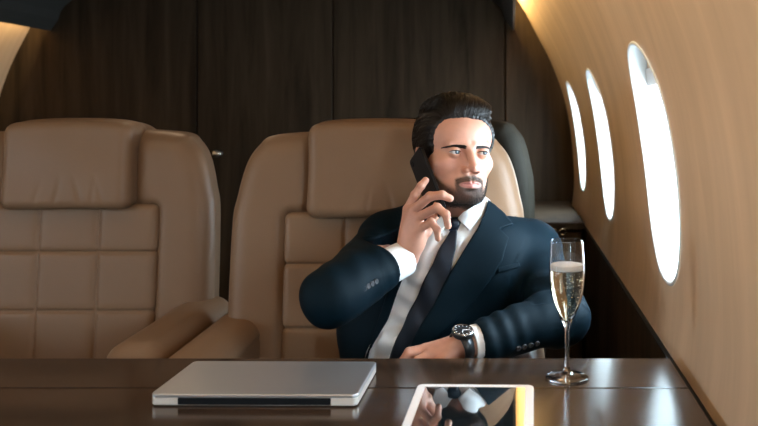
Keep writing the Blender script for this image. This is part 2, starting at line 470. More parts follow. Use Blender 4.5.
# unseen ceiling lights added as warm fill (behind and above the picture)
for k, (x, y) in enumerate(FILL_SPOTS):
    hx = abs(x-CX); zc = CZ+float(np.interp(hx, [0, .36, .81, 1.06], [.735, .725, .672, .575]))-.004
    o = empty('ceiling_fill_light', (x, y, zc))
    tag(o, 'added round warm fill light '+['over the table in front of the man', 'over the near side of the table by the window wall', 'at mid cabin in front of the left seat', 'at mid cabin beside the near table edge', 'at mid cabin before the dark bulkhead', 'by the window wall near the rear partition', 'at mid cabin near the rear partition'][k], 'added ceiling light', 'added fill lights')
    v, f = lathe([(.030, .002), (.030, -.006), (.042, -.008), (.044, .004)], 32); mesh_obj('bezel', v, f, M['chrome'], o)
    v, f = lathe([(.0005, -.003), (.030, -.003)], 32); mesh_obj('lens', v, f, M['added_lamp'], o)
    l = bpy.data.lights.new('fill_lamp', 'AREA'); l.shape = 'DISK'; l.size = .06; l.energy = FILL_POWER; l.color = WARM
    lo_ = bpy.data.objects.new('added_lamp', l); C.objects.link(lo_); lo_.parent = o; lo_.location = (0, 0, -.012)

# ------------------------------------------------------------------ cabinet against the bulkhead
cab = empty('side_cabinet', (-.18, 3.9, 0))
tag(cab, 'low dark wood cabinet between the bulkhead and the side wall behind the man', 'cabinet')
cy0, cy1, ch_ = 3.42, Y1-.025, CZ-.437
def cabbox(name, lo, hi, m_, par=cab, bev=.004):
    return box(name, np.array(lo)-np.array([-.18, 3.9, 0]), np.array(hi)-np.array([-.18, 3.9, 0]), m_, par, bev, 2)
cabbox('carcass', (-.50, cy0+.03, .02), (.285, cy1, ch_-.03), M['darkwood'])
cabbox('worktop', (-.52, cy0, ch_-.03), (.29, cy1, ch_), M['darkwood'])
for k, (a, b_) in enumerate([(-.495, -.11), (-.10, .28)]):
    d_ = cabbox('door', (a, cy0+.008, .06), (b_, cy0+.03, ch_-.04), M['darkwood'])
    hx = b_-.05 if k == 0 else a+.30
for k, px in enumerate((553.5, 563)):
    q = P(px, 232, cy0-.01); a_ = [2*math.pi*i_/24 for i_ in range(25)]
    pts = [(q[0]+.18+.013*math.cos(t_), cy0-.004-3.9-.003*math.sin(t_), q[2]+.012*math.sin(t_)) for t_ in a_]
    v, f = tubes([(pts, [.0032]*25)], 8); mesh_obj('ring_pull', v, f, M['chrome'], cab)

# ------------------------------------------------------------------ seats
OUT = [(-.10, 1.139), (-.246, 1.128), (-.282, 1.105), (-.309, 1.063), (-.329, .985), (-.340, .897), (-.342, .55), (-.33, .34), (.33, .34), (.342, .55), (.340, .897), (.329, .985), (.309, 1.063), (.282, 1.105), (.246, 1.128), (.10, 1.139)]
OUT = [tuple(a) for a in crspline(OUT, 5)]
def f_back(p):
    x, y, z = p.T
    r = .055
    lean = (z-.9)*.10
    d2 = poly2(x/(1.04*(1-.6*np.clip(y-lean, 0, .2))), z, OUT)
    hy = .095
    wy = np.abs(y-.09-lean)-(hy-r); wx = d2+r
    d = np.minimum(np.maximum(wx, wy), 0)+np.sqrt(np.maximum(wx, 0)**2+np.maximum(wy, 0)**2)-r
    q = p.copy(); q[:, 1] -= lean
    d = smax(d, -rbox(q, (0, -.01, .60), (.218, .030, .352), .02), .02)
    d = smax(d, -rbox(q, (0, -.02, 1.08), (.158, .035, .16), .02), .03)
    xs = np.abs(x)                      # piping seam down each bolster
    g_ = np.abs(xs-(.285+.03*np.clip((1.0-z)/.3, -1, 1)))
    return d
def f_panel(p):
    x, y, z = p.T; lean = (z-.9)*.10
    q = p.copy(); q[:, 1] -= lean
    d = rbox(q, (0, .035, .67), (.213, .038, .277), .016)
    gz = np.minimum(np.abs(z-.831), np.abs(z-.686)); gx = np.minimum(np.abs(x-.073), np.abs(x+.073))
    g_ = np.minimum(np.minimum(gz, np.abs(z-.54)), gx)
    return d+.0065*np.exp(-(g_/.0034)**2)+.002*np.exp(-(g_/.012)**2)-.002
def f_head(p):
    x, y, z = p.T; q = p.copy(); q[:, 1] -= (z-.9)*.10
    d = rbox(q, (0, .006, 1.052), (.156, .052, .113), .026)
    d2 = rbox(q, (0, .10, 1.125), (.150, .10, .042), .03)
    cut = ((z-1.10)/.07).clip(0, 1)
    d = smin(d, d2, .03)
    return smax(d, ell(q, (0, .02, 1.02), (.30, .30, .158)), .03)
def d_head(v):
    x, y, z = v.T
    low_ = np.clip((1.03-z)/.08, 0, 1)*np.clip((z-.945)/.02, 0, 1)
    c = 0
    for x0, w_, a, t_ in ((-.02, .006, .004, .2), (.045, .007, .005, -.25), (.07, .005, .003, .1), (-.07, .006, .002, .3), (.10, .006, .003, -.3)):
        c = c-a*np.exp(-((x-x0-t_*(z-.95))/w_)**2)
    return low_*c+.0012*np.sin(x*17+z*31)
def f_arm(s):
    def f(p):
        q = p.copy(); q[:, 2] -= .008*np.clip((p[:, 1]+.30)/.35, -.3, 1)
        d = rbox(q, (s*.322, -.165, .518), (.062, .245, .185), .046)
        g_ = np.abs(q[:, 2]-.66)
        return d+.0025*np.exp(-(g_/.004)**2)
    return f
def f_cush(p):
    x, y, z = p.T
    d = rbox(p, (0, -.235, .345), (.222, .285, .078), .045)
    g_ = np.minimum(np.abs(x-.075), np.abs(x+.075))
    return d+np.where(z > .36, 1, 0)*.005*np.exp(-(g_/.005)**2)
def make_seat(lea):
    r = empty('cabin_seat')
    sdf_obj('backrest', f_back, (-.38, -.10, .30), (.38, .26, 1.20), .006, lea, r)
    sdf_obj('back_panel', f_panel, (-.24, -.08, .38), (.24, .14, 1.0), .004, lea, r)
    sdf_obj('headrest', f_head, (-.18, -.12, .93), (.18, .26, 1.20), .004, lea, r, d_head)
    for s in (-1, 1): sdf_obj('armrest', f_arm(s), (s*.322-.09, -.44, .32), (s*.322+.09, .12, .80), .005, lea, r)
    sdf_obj('seat_cushion', f_cush, (-.26, -.56, .24), (.26, .08, .46), .005, lea, r)
    box('base', (-.24, -.42, .12), (.24, .12, .30), M['seam'], r, .03)
    box('plinth', (-.17, -.32, 0), (.17, .08, .13), M['seam'], r, .01)
    return r
seat = make_seat(M['leather'])
SX = -.314; SX1 = -1.114; SY = 1.965; SY1 = 2.14
seat.location = (SX, SY, 0)
tag(seat, 'tan leather cabin seat with quilted back that the man sits in', 'seat', 'cabin seats')
s1 = copy_tree(seat); s1.location = (SX1, SY1, 0); s1.scale = (1.03, 1, 1)
tag(s1, 'empty tan leather cabin seat with large headrest at the left of the picture', 'seat', 'cabin seats')
s2 = make_seat(M['leather_shade']); s2.location = (-.270, 2.86, 0); s2.scale = (1, 1, 1.022)
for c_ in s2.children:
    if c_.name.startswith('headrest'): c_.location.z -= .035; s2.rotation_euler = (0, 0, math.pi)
tag(s2, 'seat behind the man, shade painted into its leather, only its rounded back corner showing', 'seat', 'cabin seats')

# ------------------------------------------------------------------ table
tb = empty('table', (-.5, 1.1, 0))
tag(tb, 'long dark polished walnut table in front of the seats', 'table')
TZ = CZ-.437; TY = .437*F/(358-VY)
v = []
def tbox(name, lo, hi, m_, bev): return box(name, np.array(lo)-np.array([-.5, 1.1, 0]), np.array(hi)-np.array([-.5, 1.1, 0]), m_, tb, bev, 3)
seamY = .437*F/(388-VY)
tbox('table_leaf', (-1.45, .55, TZ-.032), (.282, seamY-.0004, TZ), M['table'], .003)
tbox('table_leaf', (-1.45, seamY+.0004, TZ-.032), (.282, TY, TZ), M['table'], .003)
tbox('apron', (-1.35, .65, TZ-.055), (.20, 1.42, TZ-.032), M['darkwood'], .004)
for x in (-1.1, -.05): tbox('pedestal', (x-.06, .85, 0), (x+.06, 1.15, TZ-.055), M['darkwood'], .01)

# ------------------------------------------------------------------ laptop
def on_table(px, py, h=0): 
    d = (.437-h)*F/(py-VY); return P(px, py, d)
lt = .0190
A = on_table(150, 393.5, lt); B_ = on_table(357, 395, lt); Cc = on_table(377, 361.5, lt); D = on_table(195, 360.5, lt)
lc = (A+B_+Cc+D)/4
wdt = (np.linalg.norm(B_-A)+np.linalg.norm(Cc-D))/2; dep = abs((Cc+D)/2-(A+B_)/2)[1]
ang = math.atan2((B_-A)[1], (B_-A)[0])*.5
lap = empty('laptop', (lc[0], lc[1], TZ), ang)
tag(lap, 'closed silver laptop lying on the dark table', 'laptop')
def rrect(w_, h_, r, n=8):
    pts = []
    for cx, cy, a0 in ((w_/2-r, h_/2-r, 0), (-w_/2+r, h_/2-r, 90), (-w_/2+r, -h_/2+r, 180), (w_/2-r, -h_/2+r, 270)):
        for k in range(n+1):
            a = math.radians(a0+90*k/n); pts.append((cx+r*math.cos(a), cy+r*math.sin(a)))
    return pts
def slab(name, w_, h_, r, layers, m_, parent):
    """layers: (z, inset)"""
    V = []; Fq = []; n = None
    for z, ins in layers:
        q = rrect(w_-2*ins, h_-2*ins, max(r-ins, .0005)); n = len(q); V += [(x, y, z) for x, y in q]
    L = len(layers)
    for l in range(L-1):
        for k in range(n): Fq.append((l*n+k, l*n+(k+1) % n, (l+1)*n+(k+1) % n, (l+1)*n+k))
    Fq.append(tuple(range(n))[::-1]); Fq.append(tuple(range((L-1)*n, L*n)))
    o = mesh_obj(name, V, Fq, m_, parent, smooth=False)
    return o
slab('base', wdt, dep, .009, [(.0012, .003), (.0020, .0010), (.0035, .0001), (.0125, 0), (.0131, .0006)], M['aluedge'], lap)
slab('lid', wdt, dep, .009, [(.0133, .0006), (.0138, 0), (.0172, .0), (.0187, .0008), (.0191, .0022)], M['alu'], lap)
box('hinge', (-wdt*.367, -dep/2-.0008, .0030), (wdt*.372, -dep/2+.01, .0134), M['hinge'], lap, .001, 2)
for sx in (-1, 1):
    for sy in (-1, 1):
        v, f = lathe([(.0003, 0), (.006, 0), (.0065, .0014), (.0003, .0015)], 16)
        mesh_obj('rubber_foot', [(a[0]+sx*(wdt/2-.025), a[1]+sy*(dep/2-.02), a[2]) for a in v], f, M['hinge'], lap)

# ------------------------------------------------------------------ tablet
TW, TH = .181, .245
tl = on_table(417, 386, .010); tr_ = on_table(532, 388, .010)
tcx, tcy = (tl[0]+tr_[0])/2-.004, (tl[1]+tr_[1])/2
tab = empty('tablet', (tcx, tcy-TH, TZ+.0003), math.radians(-1.5))
tab.rotation_euler = (math.radians(1.6), 0, math.radians(-1.5))
tag(tab, 'white framed tablet with dark reflecting screen lying on the table', 'tablet')
def shift(o, dx, dy, dz=0):
    for vv in o.data.vertices: vv.co.x += dx; vv.co.y += dy; vv.co.z += dz
    return o
shift(slab('case', TW, TH, .011, [(.0, .002), (.0015, 0), (.0062, 0), (.0072, .0007), (.0074, .0018)], M['white'], tab), 0, TH/2)
shift(slab('screen', TW-.026, TH-.014*2+.001, .001, [(.0060, 0), (.00765, 0), (.0078, .0002)], M['screen'], tab), 0, TH/2-.0)
v, f = lathe([(.0002, .0079), (.004, .0079), (.0052, .0076)], 24)
shift(mesh_obj('home_button', v, f, M['jamb'], tab), 0, .0075)

# ------------------------------------------------------------------ champagne flute
fc = P(567, 378, .437*F/(378-VY))
gf = empty('champagne_flute', (fc[0], fc[1], TZ))
tag(gf, 'tall stemmed flute of sparkling wine standing on the table', 'glass')
def smooth_prof(pts, per=6): return [tuple(a) for a in crspline(np.array(pts), per)]
outer = [(.0005, .0), (.020, .0), (.033, .0006), (.0352, .0018), (.0345, .0032), (.024, .0052), (.012, .0085), (.0058, .014), (.0040, .022), (.0034, .045), (.0034, .070), (.0042, .082), (.0075, .092), (.0135, .104), (.0205, .120), (.0258, .138), (.0288, .158), (.0296, .178), (.0288, .200), (.0272, .223), (.0270, .2275), (.0269, .2280), (.0266, .2283)]
inner = [(.0263, .2281), (.0262, .2276), (.0264, .223), (.0278, .200), (.0286, .178), (.0278, .158), (.0247, .138), (.0193, .120), (.0120, .105), (.0055, .096), (.0004, .093)]
pr = smooth_prof(outer, 4)+smooth_prof(inner, 4)
v, f = lathe(pr, 64); mesh_obj('glass', v, f, M['glass'], gf)
liq = [(.0003, .0936), (.0050, .0964), (.0114, .1052), (.0187, .1202), (.0241, .1382), (.0272, .158), (.0279, .176), (.0279, .1795)]
v, f = lathe(smooth_prof(liq, 4)+[(.020, .1795), (.0003, .1793)], 64); mesh_obj('wine', v, f, M['wine'], gf)
v, f = lathe([(.0003, .1797), (.018, .1797), (.0270, .1798), (.0276, .1815), (.0275, .1868), (.0258, .1888), (.0215, .1878), (.012, .1868), (.0003, .1866)], 64)
v = [(a[0], a[1], a[2]+(.0006*math.sin(a[0]*900)*math.cos(a[1]*800) if a[2] > .181 else 0)) for a in v]
mesh_obj('foam', v, f, M['foam'], gf)
V = []; Fq = []
ico = bmesh.new(); bmesh.ops.create_icosphere(ico, subdivisions=1, radius=1)
iv = [tuple(x.co) for x in ico.verts]; iff = [tuple(x.index for x in g_.verts) for g_ in ico.faces]; ico.free()
for k in range(170):
    z = .100+.078*random.random()**.8; R_ = float(np.interp(z, [.096, .105, .12, .138, .158, .178], [.005, .0105, .0178, .0232, .0262, .027]))
    a = random.random()*2*math.pi; rr = R_*(random.random()**.5 if k % 2 else .97)*.97; s = random.uniform(.00035, .0009)
    b0 = len(V); V += [(rr*math.cos(a)+x*s, rr*math.sin(a)+y*s, z+q*s) for x, y, q in iv]; Fq += [tuple(b0+i_ for i_ in t_) for t_ in iff]
bo = mesh_obj('bubbles', V, Fq, M['bubble'], gf); bo['kind'] = 'stuff'

# ------------------------------------------------------------------ the man
man = empty('person', (-.25, 1.80, .42))
MO = np.array([-.25, 1.80, .42])
tag(man, 'bearded man in navy suit and tie sitting back and holding a phone to his ear', 'person')
def mobj(name, f, lo, hi, res, m_, disp=None, parent=None):
    v, q = net(f, lo, hi, res)
    if disp is not None: v = v+normals(f, v)*disp(v)[:, None]
    return mesh_obj(name, v-MO, q, m_, parent or man)
# skeleton points
R_SH, R_EL, R_WR = P(390, 243, 1.88), P(331, 296, 1.60), P(407, 257, 1.735)
L_SH, L_EL, L_WR = P(531, 252, 1.91), P(560, 317, 1.70), P(474, 343, 1.585)
NECK = P(461, 219, 1.865)
PEL = np.array([-.262, 1.80, .505])
ABD = P(412, 335, 1.86)
CHE = P(459, 268, 1.868)
def f_torso(p, off=0.0):
    lean = math.radians(-22)
    R_ = np.array([[math.cos(lean), 0, -math.sin(lean)], [0, 1, 0], [math.sin(lean), 0, math.cos(lean)]])
    d = ell(p, CHE, (.170, .104, .150), R_)
    d = smin(d, cone(p, P(398, 243, 1.89), P(522, 250, 1.91), .056, .058), .06)
    d = smin(d, cone(p, NECK+np.array([0, 0.01, .01]), CHE+np.array([0, .02, .08]), .052, .09), .05)
    d = smin(d, ell(p, ABD, (.155, .112, .15), R_), .07)
    d = smin(d, ell(p, PEL, (.165, .125, .11)), .07)
    # chest planes
    d = smin(d, ell(p, P(425, 268, 1.83), (.075, .05, .075)), .05)
    d = smin(d, ell(p, P(497, 275, 1.84), (.075, .05, .075)), .05)
    return d-off
def f_arm_r(p, g_=0): 
    return smin(cone(p, R_SH, R_EL, .060+g_, .050+g_), cone(p, R_EL, R_WR, .049+g_, .030+g_), .02)
def f_arm_l(p, g_=0):
    return smin(cone(p, L_SH, L_EL, .060+g_, .052+g_), cone(p, L_EL, L_WR, .050+g_, .029+g_), .02)
# head frame
yaw, roll, pit = math.radians(28), math.radians(3.5), math.radians(6)
fx = np.array([math.cos(yaw), math.sin(yaw), 0]); fy = np.array([math.sin(yaw), -math.cos(yaw), 0]); fz = np.array([0, 0, 1.0])
H = np.stack([fx, fy, fz], 1)                     # columns: lateral, forward, up
def rotm(ax, a): return np.array(Matrix.Rotation(a, 3, Vector(ax)))
H = rotm((0, 1, 0), roll)@rotm(tuple(fx), -pit)@H
HO = P(454, 153, 1.815)
def hl(p): return (p-HO)@H
def hw(q): return np.asarray(q)@H.T+HO
EYE = [(-.0315, .0690, -.0012), (.0315, .0690, -.0012)]
def f_headl(q):
    a, b_, c = q.T; m_ = q.copy(); m_[:, 0] = np.abs(a)       # symmetric
    d = ell(q, (0, -.018, .032), (.074, .093, .084))
    d = smin(d, ell(q, (0, .030, .035), (.0665, .050, .050)), .03)      # forehead
    d = smin(d, ell(q, (0, .018, -.045), (.0610, .062, .060)), .03)     # lower face
    d = smin(d, cone(m_, (.053, -.010, -.048), (.024, .058, -.0865), .018, .0175), .025)   # jaw line
    d = smin(d, ell(q, (0, .066, -.087), (.026, .018, .0185)), .018)    # chin
    d = smin(d, ell(m_, (.0455, .047, -.024), (.020, .022, .018)), .022)  # cheekbone
    d = smin(d, ell(q, (0, .062, -.064), (.030, .026, .022)), .02)     # muzzle
    # brow
    d = smin(d, cone(m_, (.010, .077, .0105), (.040, .069, .0125), .0085, .0085), .012)
    # sockets
    d = smax(d, -ell(m_, (.0315, .0935, -.001), (.020, .021, .0135)), .011)
    # lids
    lid = nrm(m_-np.array(EYE[1]))-.0135
    op = ell(m_, (.0315, .0840, -.0022), (.0142, .02, .0034))
    lid = smax(lid, -op, .0012)
    ball_cut = nrm(m_-np.array(EYE[1]))-.0122
    d = smin(d, lid, .003)
    d = smax(d, -smax(ball_cut, op-.0005, .001), .0006)
    # nose
    n_ = cone(q, (0, .080, .006), (0, .0965, -.030), .0075, .0092)
    n_ = smin(n_, ell(q, (0, .0985, -.0345), (.0098, .0092, .0082)), .006)
    n_ = smin(n_, ell(m_, (.0125, .0880, -.0390), (.0072, .0105, .0066)), .005)
    n_ = smax(n_, -ell(m_, (.0065, .0925, -.0472), (.0036, .006, .0042)), .002)
    d = smin(d, n_, .008)
    # lips
    up = cone(m_, (.0045, .0900, -.0625), (.0245, .0785, -.0665), .0040, .0020)
    lo_ = cone(m_, (.0, .0890, -.0720), (.0225, .0785, -.0680), .0052, .0020)
    d = smin(d, up, .004); d = smin(d, lo_, .004)
    sl = cone(m_, (0, .0950, -.0668), (.0255, .0805, -.0672), .0010, .0008)
    d = smax(d, -sl, .0022)
    d = smax(d, -ell(q, (0, .0930, -.0815), (.014, .0065, .0045)), .006)
    # ears
    Re = np.array(Matrix.Rotation(math.radians(14), 3, 'X'))
    ear = ell(m_, (.0735, -.014, -.012), (.006, .018, .031), Re)
    ear = smax(ear, -ell(m_, (.0795, -.010, -.012), (.006, .011, .020), Re), .004)
    d = smin(d, ear, .006)
    return d
NB = P(462, 232, 1.90)
def f_neck(p):
    d = cone(p, hw((0, -.028, -.055)), NB, .054, .062)
    d = smin(d, cone(p, hw((.012, .028, -.108)), NB+np.array([.0, -.035, .01]), .014, .016), .03)
    return d
def f_headw(p): return smin(f_headl(hl(p)), f_neck(p), .018)
# hands
rw = R_WR
def PP(l): return [P(*a) for a in l]
RF = [  # index, middle, ring, little, thumb
    (PP([(408, 209, 1.722), (415, 195, 1.715), (421, 186, 1.715), (425.5, 180.5, 1.718)]), [.0098, .0088, .0080, .0072]),
    (PP([(413, 210, 1.708), (430, 196.5, 1.676), (442, 195, 1.668), (450, 198.5, 1.672)]), [.0102, .0092, .0084, .0074]),
    (PP([(419, 217, 1.702), (437, 207.5, 1.664), (446, 214.5, 1.654), (448, 226, 1.660)]), [.0098, .0086, .0078, .0070]),
    (PP([(421, 228, 1.700), (431.5, 222, 1.674), (437, 229.5, 1.668), (438, 238.5, 1.674)]), [.0090, .0076, .0069, .0062]),
    (PP([(413, 247, 1.728), (426, 232, 1.728), (434, 216, 1.728), (437, 205, 1.722)]), [.0135, .0110, .0095, .0080])]
def f_hand_r(p):
    d = ell(p, P(413, 235, 1.718), (.026, .017, .036), np.array(Matrix.Rotation(math.radians(-12), 3, 'Y')))
    d = smin(d, cone(p, R_WR, P(410, 246, 1.728), .025, .024), .02)
    for k, (pts, rr) in enumerate(RF):
        if k < 4: d = smin(d, cone(p, R_WR+np.array([0, 0, .01]), pts[0], .018, rr[0]+.0012), .010)
    for k, (pts, rr) in enumerate(RF):
        e = chain(p, pts, rr, .002)
        for j in (1, 2): e = smin(e, nrm(p-pts[j])-rr[j]*1.04, .003)
        d = smin(d, e, .0018 if k < 4 else .007)
    return d
LF = [
    (PP([(431, 354, 1.575), (418, 361, 1.556), (411, 372, 1.552), (409, 381, 1.556)]), [.0100, .0090, .0082, .0073]),
    (PP([(426, 350.5, 1.590), (409, 354, 1.580), (402.5, 364, 1.575), (402, 375, 1.580)]), [.0102, .0092, .0084, .0074]),
    (PP([(426, 349, 1.608), (409, 352, 1.605), (403, 361, 1.60), (403, 371, 1.60)]), [.0100, .0090, .0082, .0072]),
    (PP([(429, 350, 1.625), (415, 353, 1.630), (408.5, 360, 1.63), (407, 368, 1.63)]), [.0092, .0080, .0072, .0066]),
    (PP([(455, 352, 1.578), (441, 362, 1.560), (431, 368, 1.553), (422, 373, 1.550)]), [.0140, .0115, .0098, .0082])]
def f_hand_l(p):
    d = ell(p, P(444, 350, 1.600), (.036, .034, .0155), np.array(Matrix.Rotation(math.radians(-14), 3, 'Y')))
    d = smin(d, cone(p, L_WR, P(458, 347, 1.592), .0245, .022), .02)
    for k, (pts, rr) in enumerate(LF):
        if k < 4: d = smin(d, cone(p, L_WR, pts[0], .018, rr[0]+.0012), .010)
    for k, (pts, rr) in enumerate(LF):
        d = smin(d, chain(p, pts, rr, .002), .0035 if k < 4 else .007)
    return d
parts = []
hc = HO
v1, q1 = net(f_headw, hc+(-.125, -.145, -.175), hc+(.13, .135, .145), .00125)
v2, q2 = net(f_hand_r, P(395, 270, 1.80)+(-.03, -.20, -.03), P(456, 172, 1.66)+(.02, .14, .02), .00125)
v3, q3 = net(f_hand_l, (-.235, 1.52, .66), (-.04, 1.68, .80), .0014)
# body under the clothes: torso, arms and legs down to the shoes
KN = [np.array([-.375, 1.37, .545]), np.array([-.165, 1.36, .545])]
HP = [PEL+np.array([-.085, -.02, .0]), PEL+np.array([.085, -.02, .0])]
AN = [np.array([-.385, 1.34, .10]), np.array([-.16, 1.30, .10])]
def f_legs(p, g_=0):
    d = None
    for h_, k_, a_ in zip(HP, KN, AN):
        e = smin(cone(p, h_, k_, .078+g_, .056+g_), cone(p, k_, a_, .054+g_, .036+g_), .03)
        d = e if d is None else np.minimum(d, e)
    return d
def f_inner(p):
    d = smin(f_torso(p, -.014), f_arm_r(p, -.018), .01); d = smin(d, f_arm_l(p, -.016), .01)
    d = smin(d, f_neck(p)+.003, .02)
    return smin(d, f_legs(p, -.008), .04)
v4, q4 = net(f_inner, (-.50, 1.22, .04), (.18, 2.04, 1.02), .006)
skinv = np.concatenate([v1, v2, v3, v4]); n1, n2_, n3 = len(v1), len(v2), len(v3)
skinf = np.concatenate([q1, q2+n1, q3+n1+n2_, q4+n1+n2_+n3])
body = mesh_obj('body', skinv-MO, skinf, M['skin'], man)
# skin colour: lips, nails, beard shadow (its own pigment)
SK = np.array([.54, .268, .185]); LIP = np.array([.40, .155, .13]); BRD = np.array([.10, .062, .044])
tint = np.tile(SK, (len(skinv), 1))
q = hl(v1); a_, b_, c_ = q.T; aa = np.abs(a_)
def sst(x, e0, e1): t_ = np.clip((x-e0)/(e1-e0), 0, 1); return t_*t_*(3-2*t_)
def beard_mask(q):
    a, b, c = q.T; aa = np.abs(a)
    top = np.interp(b, [-.02, .0, .02, .045, .06, .075, .10], [-.010, -.012, -.030, -.052, -.066, -.074, -.078])
    m1 = sst(top-c, -.006, .010)*sst(b, -.012, .0)
    mus = sst(.034-aa, -.001, .007)*sst(-.0475-c-.30*np.maximum(0, aa-.008), -.002, .005)*sst(b, .055, .066)
    mus = mus*sst(c, -.12, -.10)
    m_ = np.maximum(m1, mus)
    lipm = np.clip(1-((aa/.0262)**2+((c+.0678)/.0078)**2), 0, 1)
    m_ = m_*(1-sst(lipm, .0, .25))
    m_ = m_*(1-sst(-.108-c, 0, .010)*sst(.05-b, 0, .02)*.9)
    return m_
bm_ = beard_mask(q)
lipm = sst(1-((aa/.0262)**2+((c_+.0678)/.0078)**2), 0, .35)*(b_ > .06)
redn = np.exp(-((aa-.045)/.016)**2-((c_+.03)/.016)**2)*(b_ > .02)*.35+np.exp(-(a_/.012)**2-((c_+.04)/.012)**2)*(b_ > .08)*.4
tc_ = SK*(1-redn[:, None])+np.array([.56, .23, .16])*redn[:, None]
tc_ = tc_*(1-lipm[:, None])+LIP*lipm[:, None]
tc_ = tc_*(1-.88*bm_[:, None])+BRD*.88*bm_[:, None]
sb = (aa-.0105)/.040; cb = .0080+.0030*np.sin(np.clip(sb, 0, .65)/.65*math.pi*.5)-.0030*np.clip(sb-.62, 0, 1)/.38
brow = sst(.0038*(1-.55*np.clip(sb, 0, 1))-np.abs(c_-cb), -.0008, .0012)*sst(sb, -.04, .05)*sst(1.0-sb, -.04, .08)*(b_ > .03)
tc_ = tc_*(1-.75*brow[:, None])+BRD*.6*.75*brow[:, None]
tint[:n1] = tc_
ca = body.data.color_attributes.new('tint', 'FLOAT_COLOR', 'POINT')
ca.data.foreach_set('color', np.concatenate([tint, np.ones((len(tint), 1))], 1).astype(np.float32).ravel())
# eyes
for k, e in enumerate(EYE):
    ex = empty('eye', tuple(hw(e)-MO)); ex.parent = man
    gaze = np.array([.34, .94, .02]); gaze /= np.linalg.norm(gaze)
    gw = H@gaze
    rot = Vector(gw).to_track_quat('Z', 'Y').to_matrix()
    def place(prof, nm, m_):
        v, f = lathe(prof, 32); v = [tuple(rot@Vector(a)) for a in v]; return mesh_obj(nm, v, f, m_, ex)
    R_ = .0121
    place([(max(.0001, R_*math.sin(t_)), -R_*math.cos(t_)) for t_ in np.linspace(0, math.pi, 25)], 'eyeball', M['eye'])
    place([(R_*1.008*math.sin(t_)+.00001, R_*1.012*math.cos(t_)) for t_ in np.linspace(.56, 0, 7)], 'iris', M['iris'])
    place([(R_*1.012*math.sin(t_)+.00001, R_*1.02*math.cos(t_)) for t_ in np.linspace(.2, 0, 5)], 'pupil', M['pupil'])

# ---- hair
def hairline(b, a=0):
    b = b-.010*(np.asarray(a) > 0)
    return np.interp(b, [-.13, -.10, -.05, -.018, -.010, .012, .028, .038, .046, .052, .060, .075, .10], [-.075, -.070, -.055, -.015, -.032, -.040, -.030, -.004, .026, .052, .066, .070, .072])
def f_hairl(q):
    a, b, c = q.T
    vol = ell(q, (.0, -.020, .036), (.0772, .097, .087))
    vol = smin(vol, ell(q, (.010, .030, .088), (.056, .046, .030)), .025)      # quiff
    vol = smin(vol, ell(q, (.0, -.02, .098), (.056, .070, .026)), .02)
    sk = smin(ell(q, (0, -.018, .032), (.074, .093, .084)), ell(q, (0, .030, .035), (.0665, .050, .050)), .03)-.0045
    vol = smin(vol, sk, .006)
    d = smax(vol, hairline(b, a)-c, .008)
    return d
hlo, hhi = hc+(-.125, -.145, -.10), hc+(.13, .14, .155)
def d_hair(v):
    q = hl(v); a, b, c = q.T
    ang = np.arctan2(c-.02, a)
    return .0006*np.sin(ang*34+4*np.sin(b*30))+.0004*np.sin(ang*71+b*60)
hair = mobj('hair', lambda p: f_hairl(hl(p)), hlo, hhi, .0018, M['hair'], d_hair)
paths = []
def strand(q0, vel, n=12, step=.007, r=.0013, lift=.002, curl=0.0, turn=(0, 0, 0)):
    pts = [np.array(q0, float)]; vel = np.array(vel, float)
    for _ in range(n-1):
        nx = pts[-1]+step*vel/np.linalg.norm(vel); pts.append(nx); vel = vel+np.array(turn)
    pts = np.array(pts); pts = project(f_hairl, pts, 0, 3)
    nn = normals(f_hairl, pts)
    s = np.linspace(0, 1, n); pts = pts+nn*(lift*np.sin(np.pi*s)+curl*s)[:, None]
    return hw(pts), r*(np.sin(np.pi*np.clip(s*.9+.12, 0, 1))**.6+.05)
for k in range(900):      # top, swept back from the brow and over to the side
    a0 = random.uniform(-.058, .060); b0 = random.uniform(-.06, .072)
    c0 = .115-.4*a0*a0/.06
    if b0 > .055: c0 = .07
    vx = random.gauss(.35, .12); vy = -1.0
    paths.append(strand((a0, b0, c0), (vx, vy, .25 if b0 > .05 else -.05), n=11, step=random.uniform(.005, .008), r=random.uniform(.0005, .0010), lift=random.uniform(.0003, .0035), turn=(.02, 0, -.05)))
for k in range(190):       # front quiff rolled up off the hairline
    a0 = -.045+.095*k/189+random.gauss(0, .002)
    paths.append(strand((a0, .072-.25*abs(a0)**1.2, .071+random.uniform(-.001, .004)), (.25+random.gauss(0, .1), .15, 1.0), n=11, step=.006, r=random.uniform(.0006, .0010), lift=random.uniform(.001, .004), turn=(.05, -.22, -.05)))
for k in range(1500):      # sides and back, short and combed back and down
    sd = random.choice((-1, 1)); b0 = random.uniform(-.10, .056); hb = float(hairline(b0, sd))
    c0 = random.uniform(hb+.0, .085)
    if c0 > .06 and b0 > .035: continue
    paths.append(strand((sd*.08, b0, c0), (0, -1, -.75), n=6, step=random.uniform(.0025, .0042), r=random.uniform(.00035, .0006), lift=random.uniform(.0002, .0010)))
v, f = tubes(paths, 5)
mesh_obj('hair_strands', np.array(v)-MO, f, M['hair'], hair)
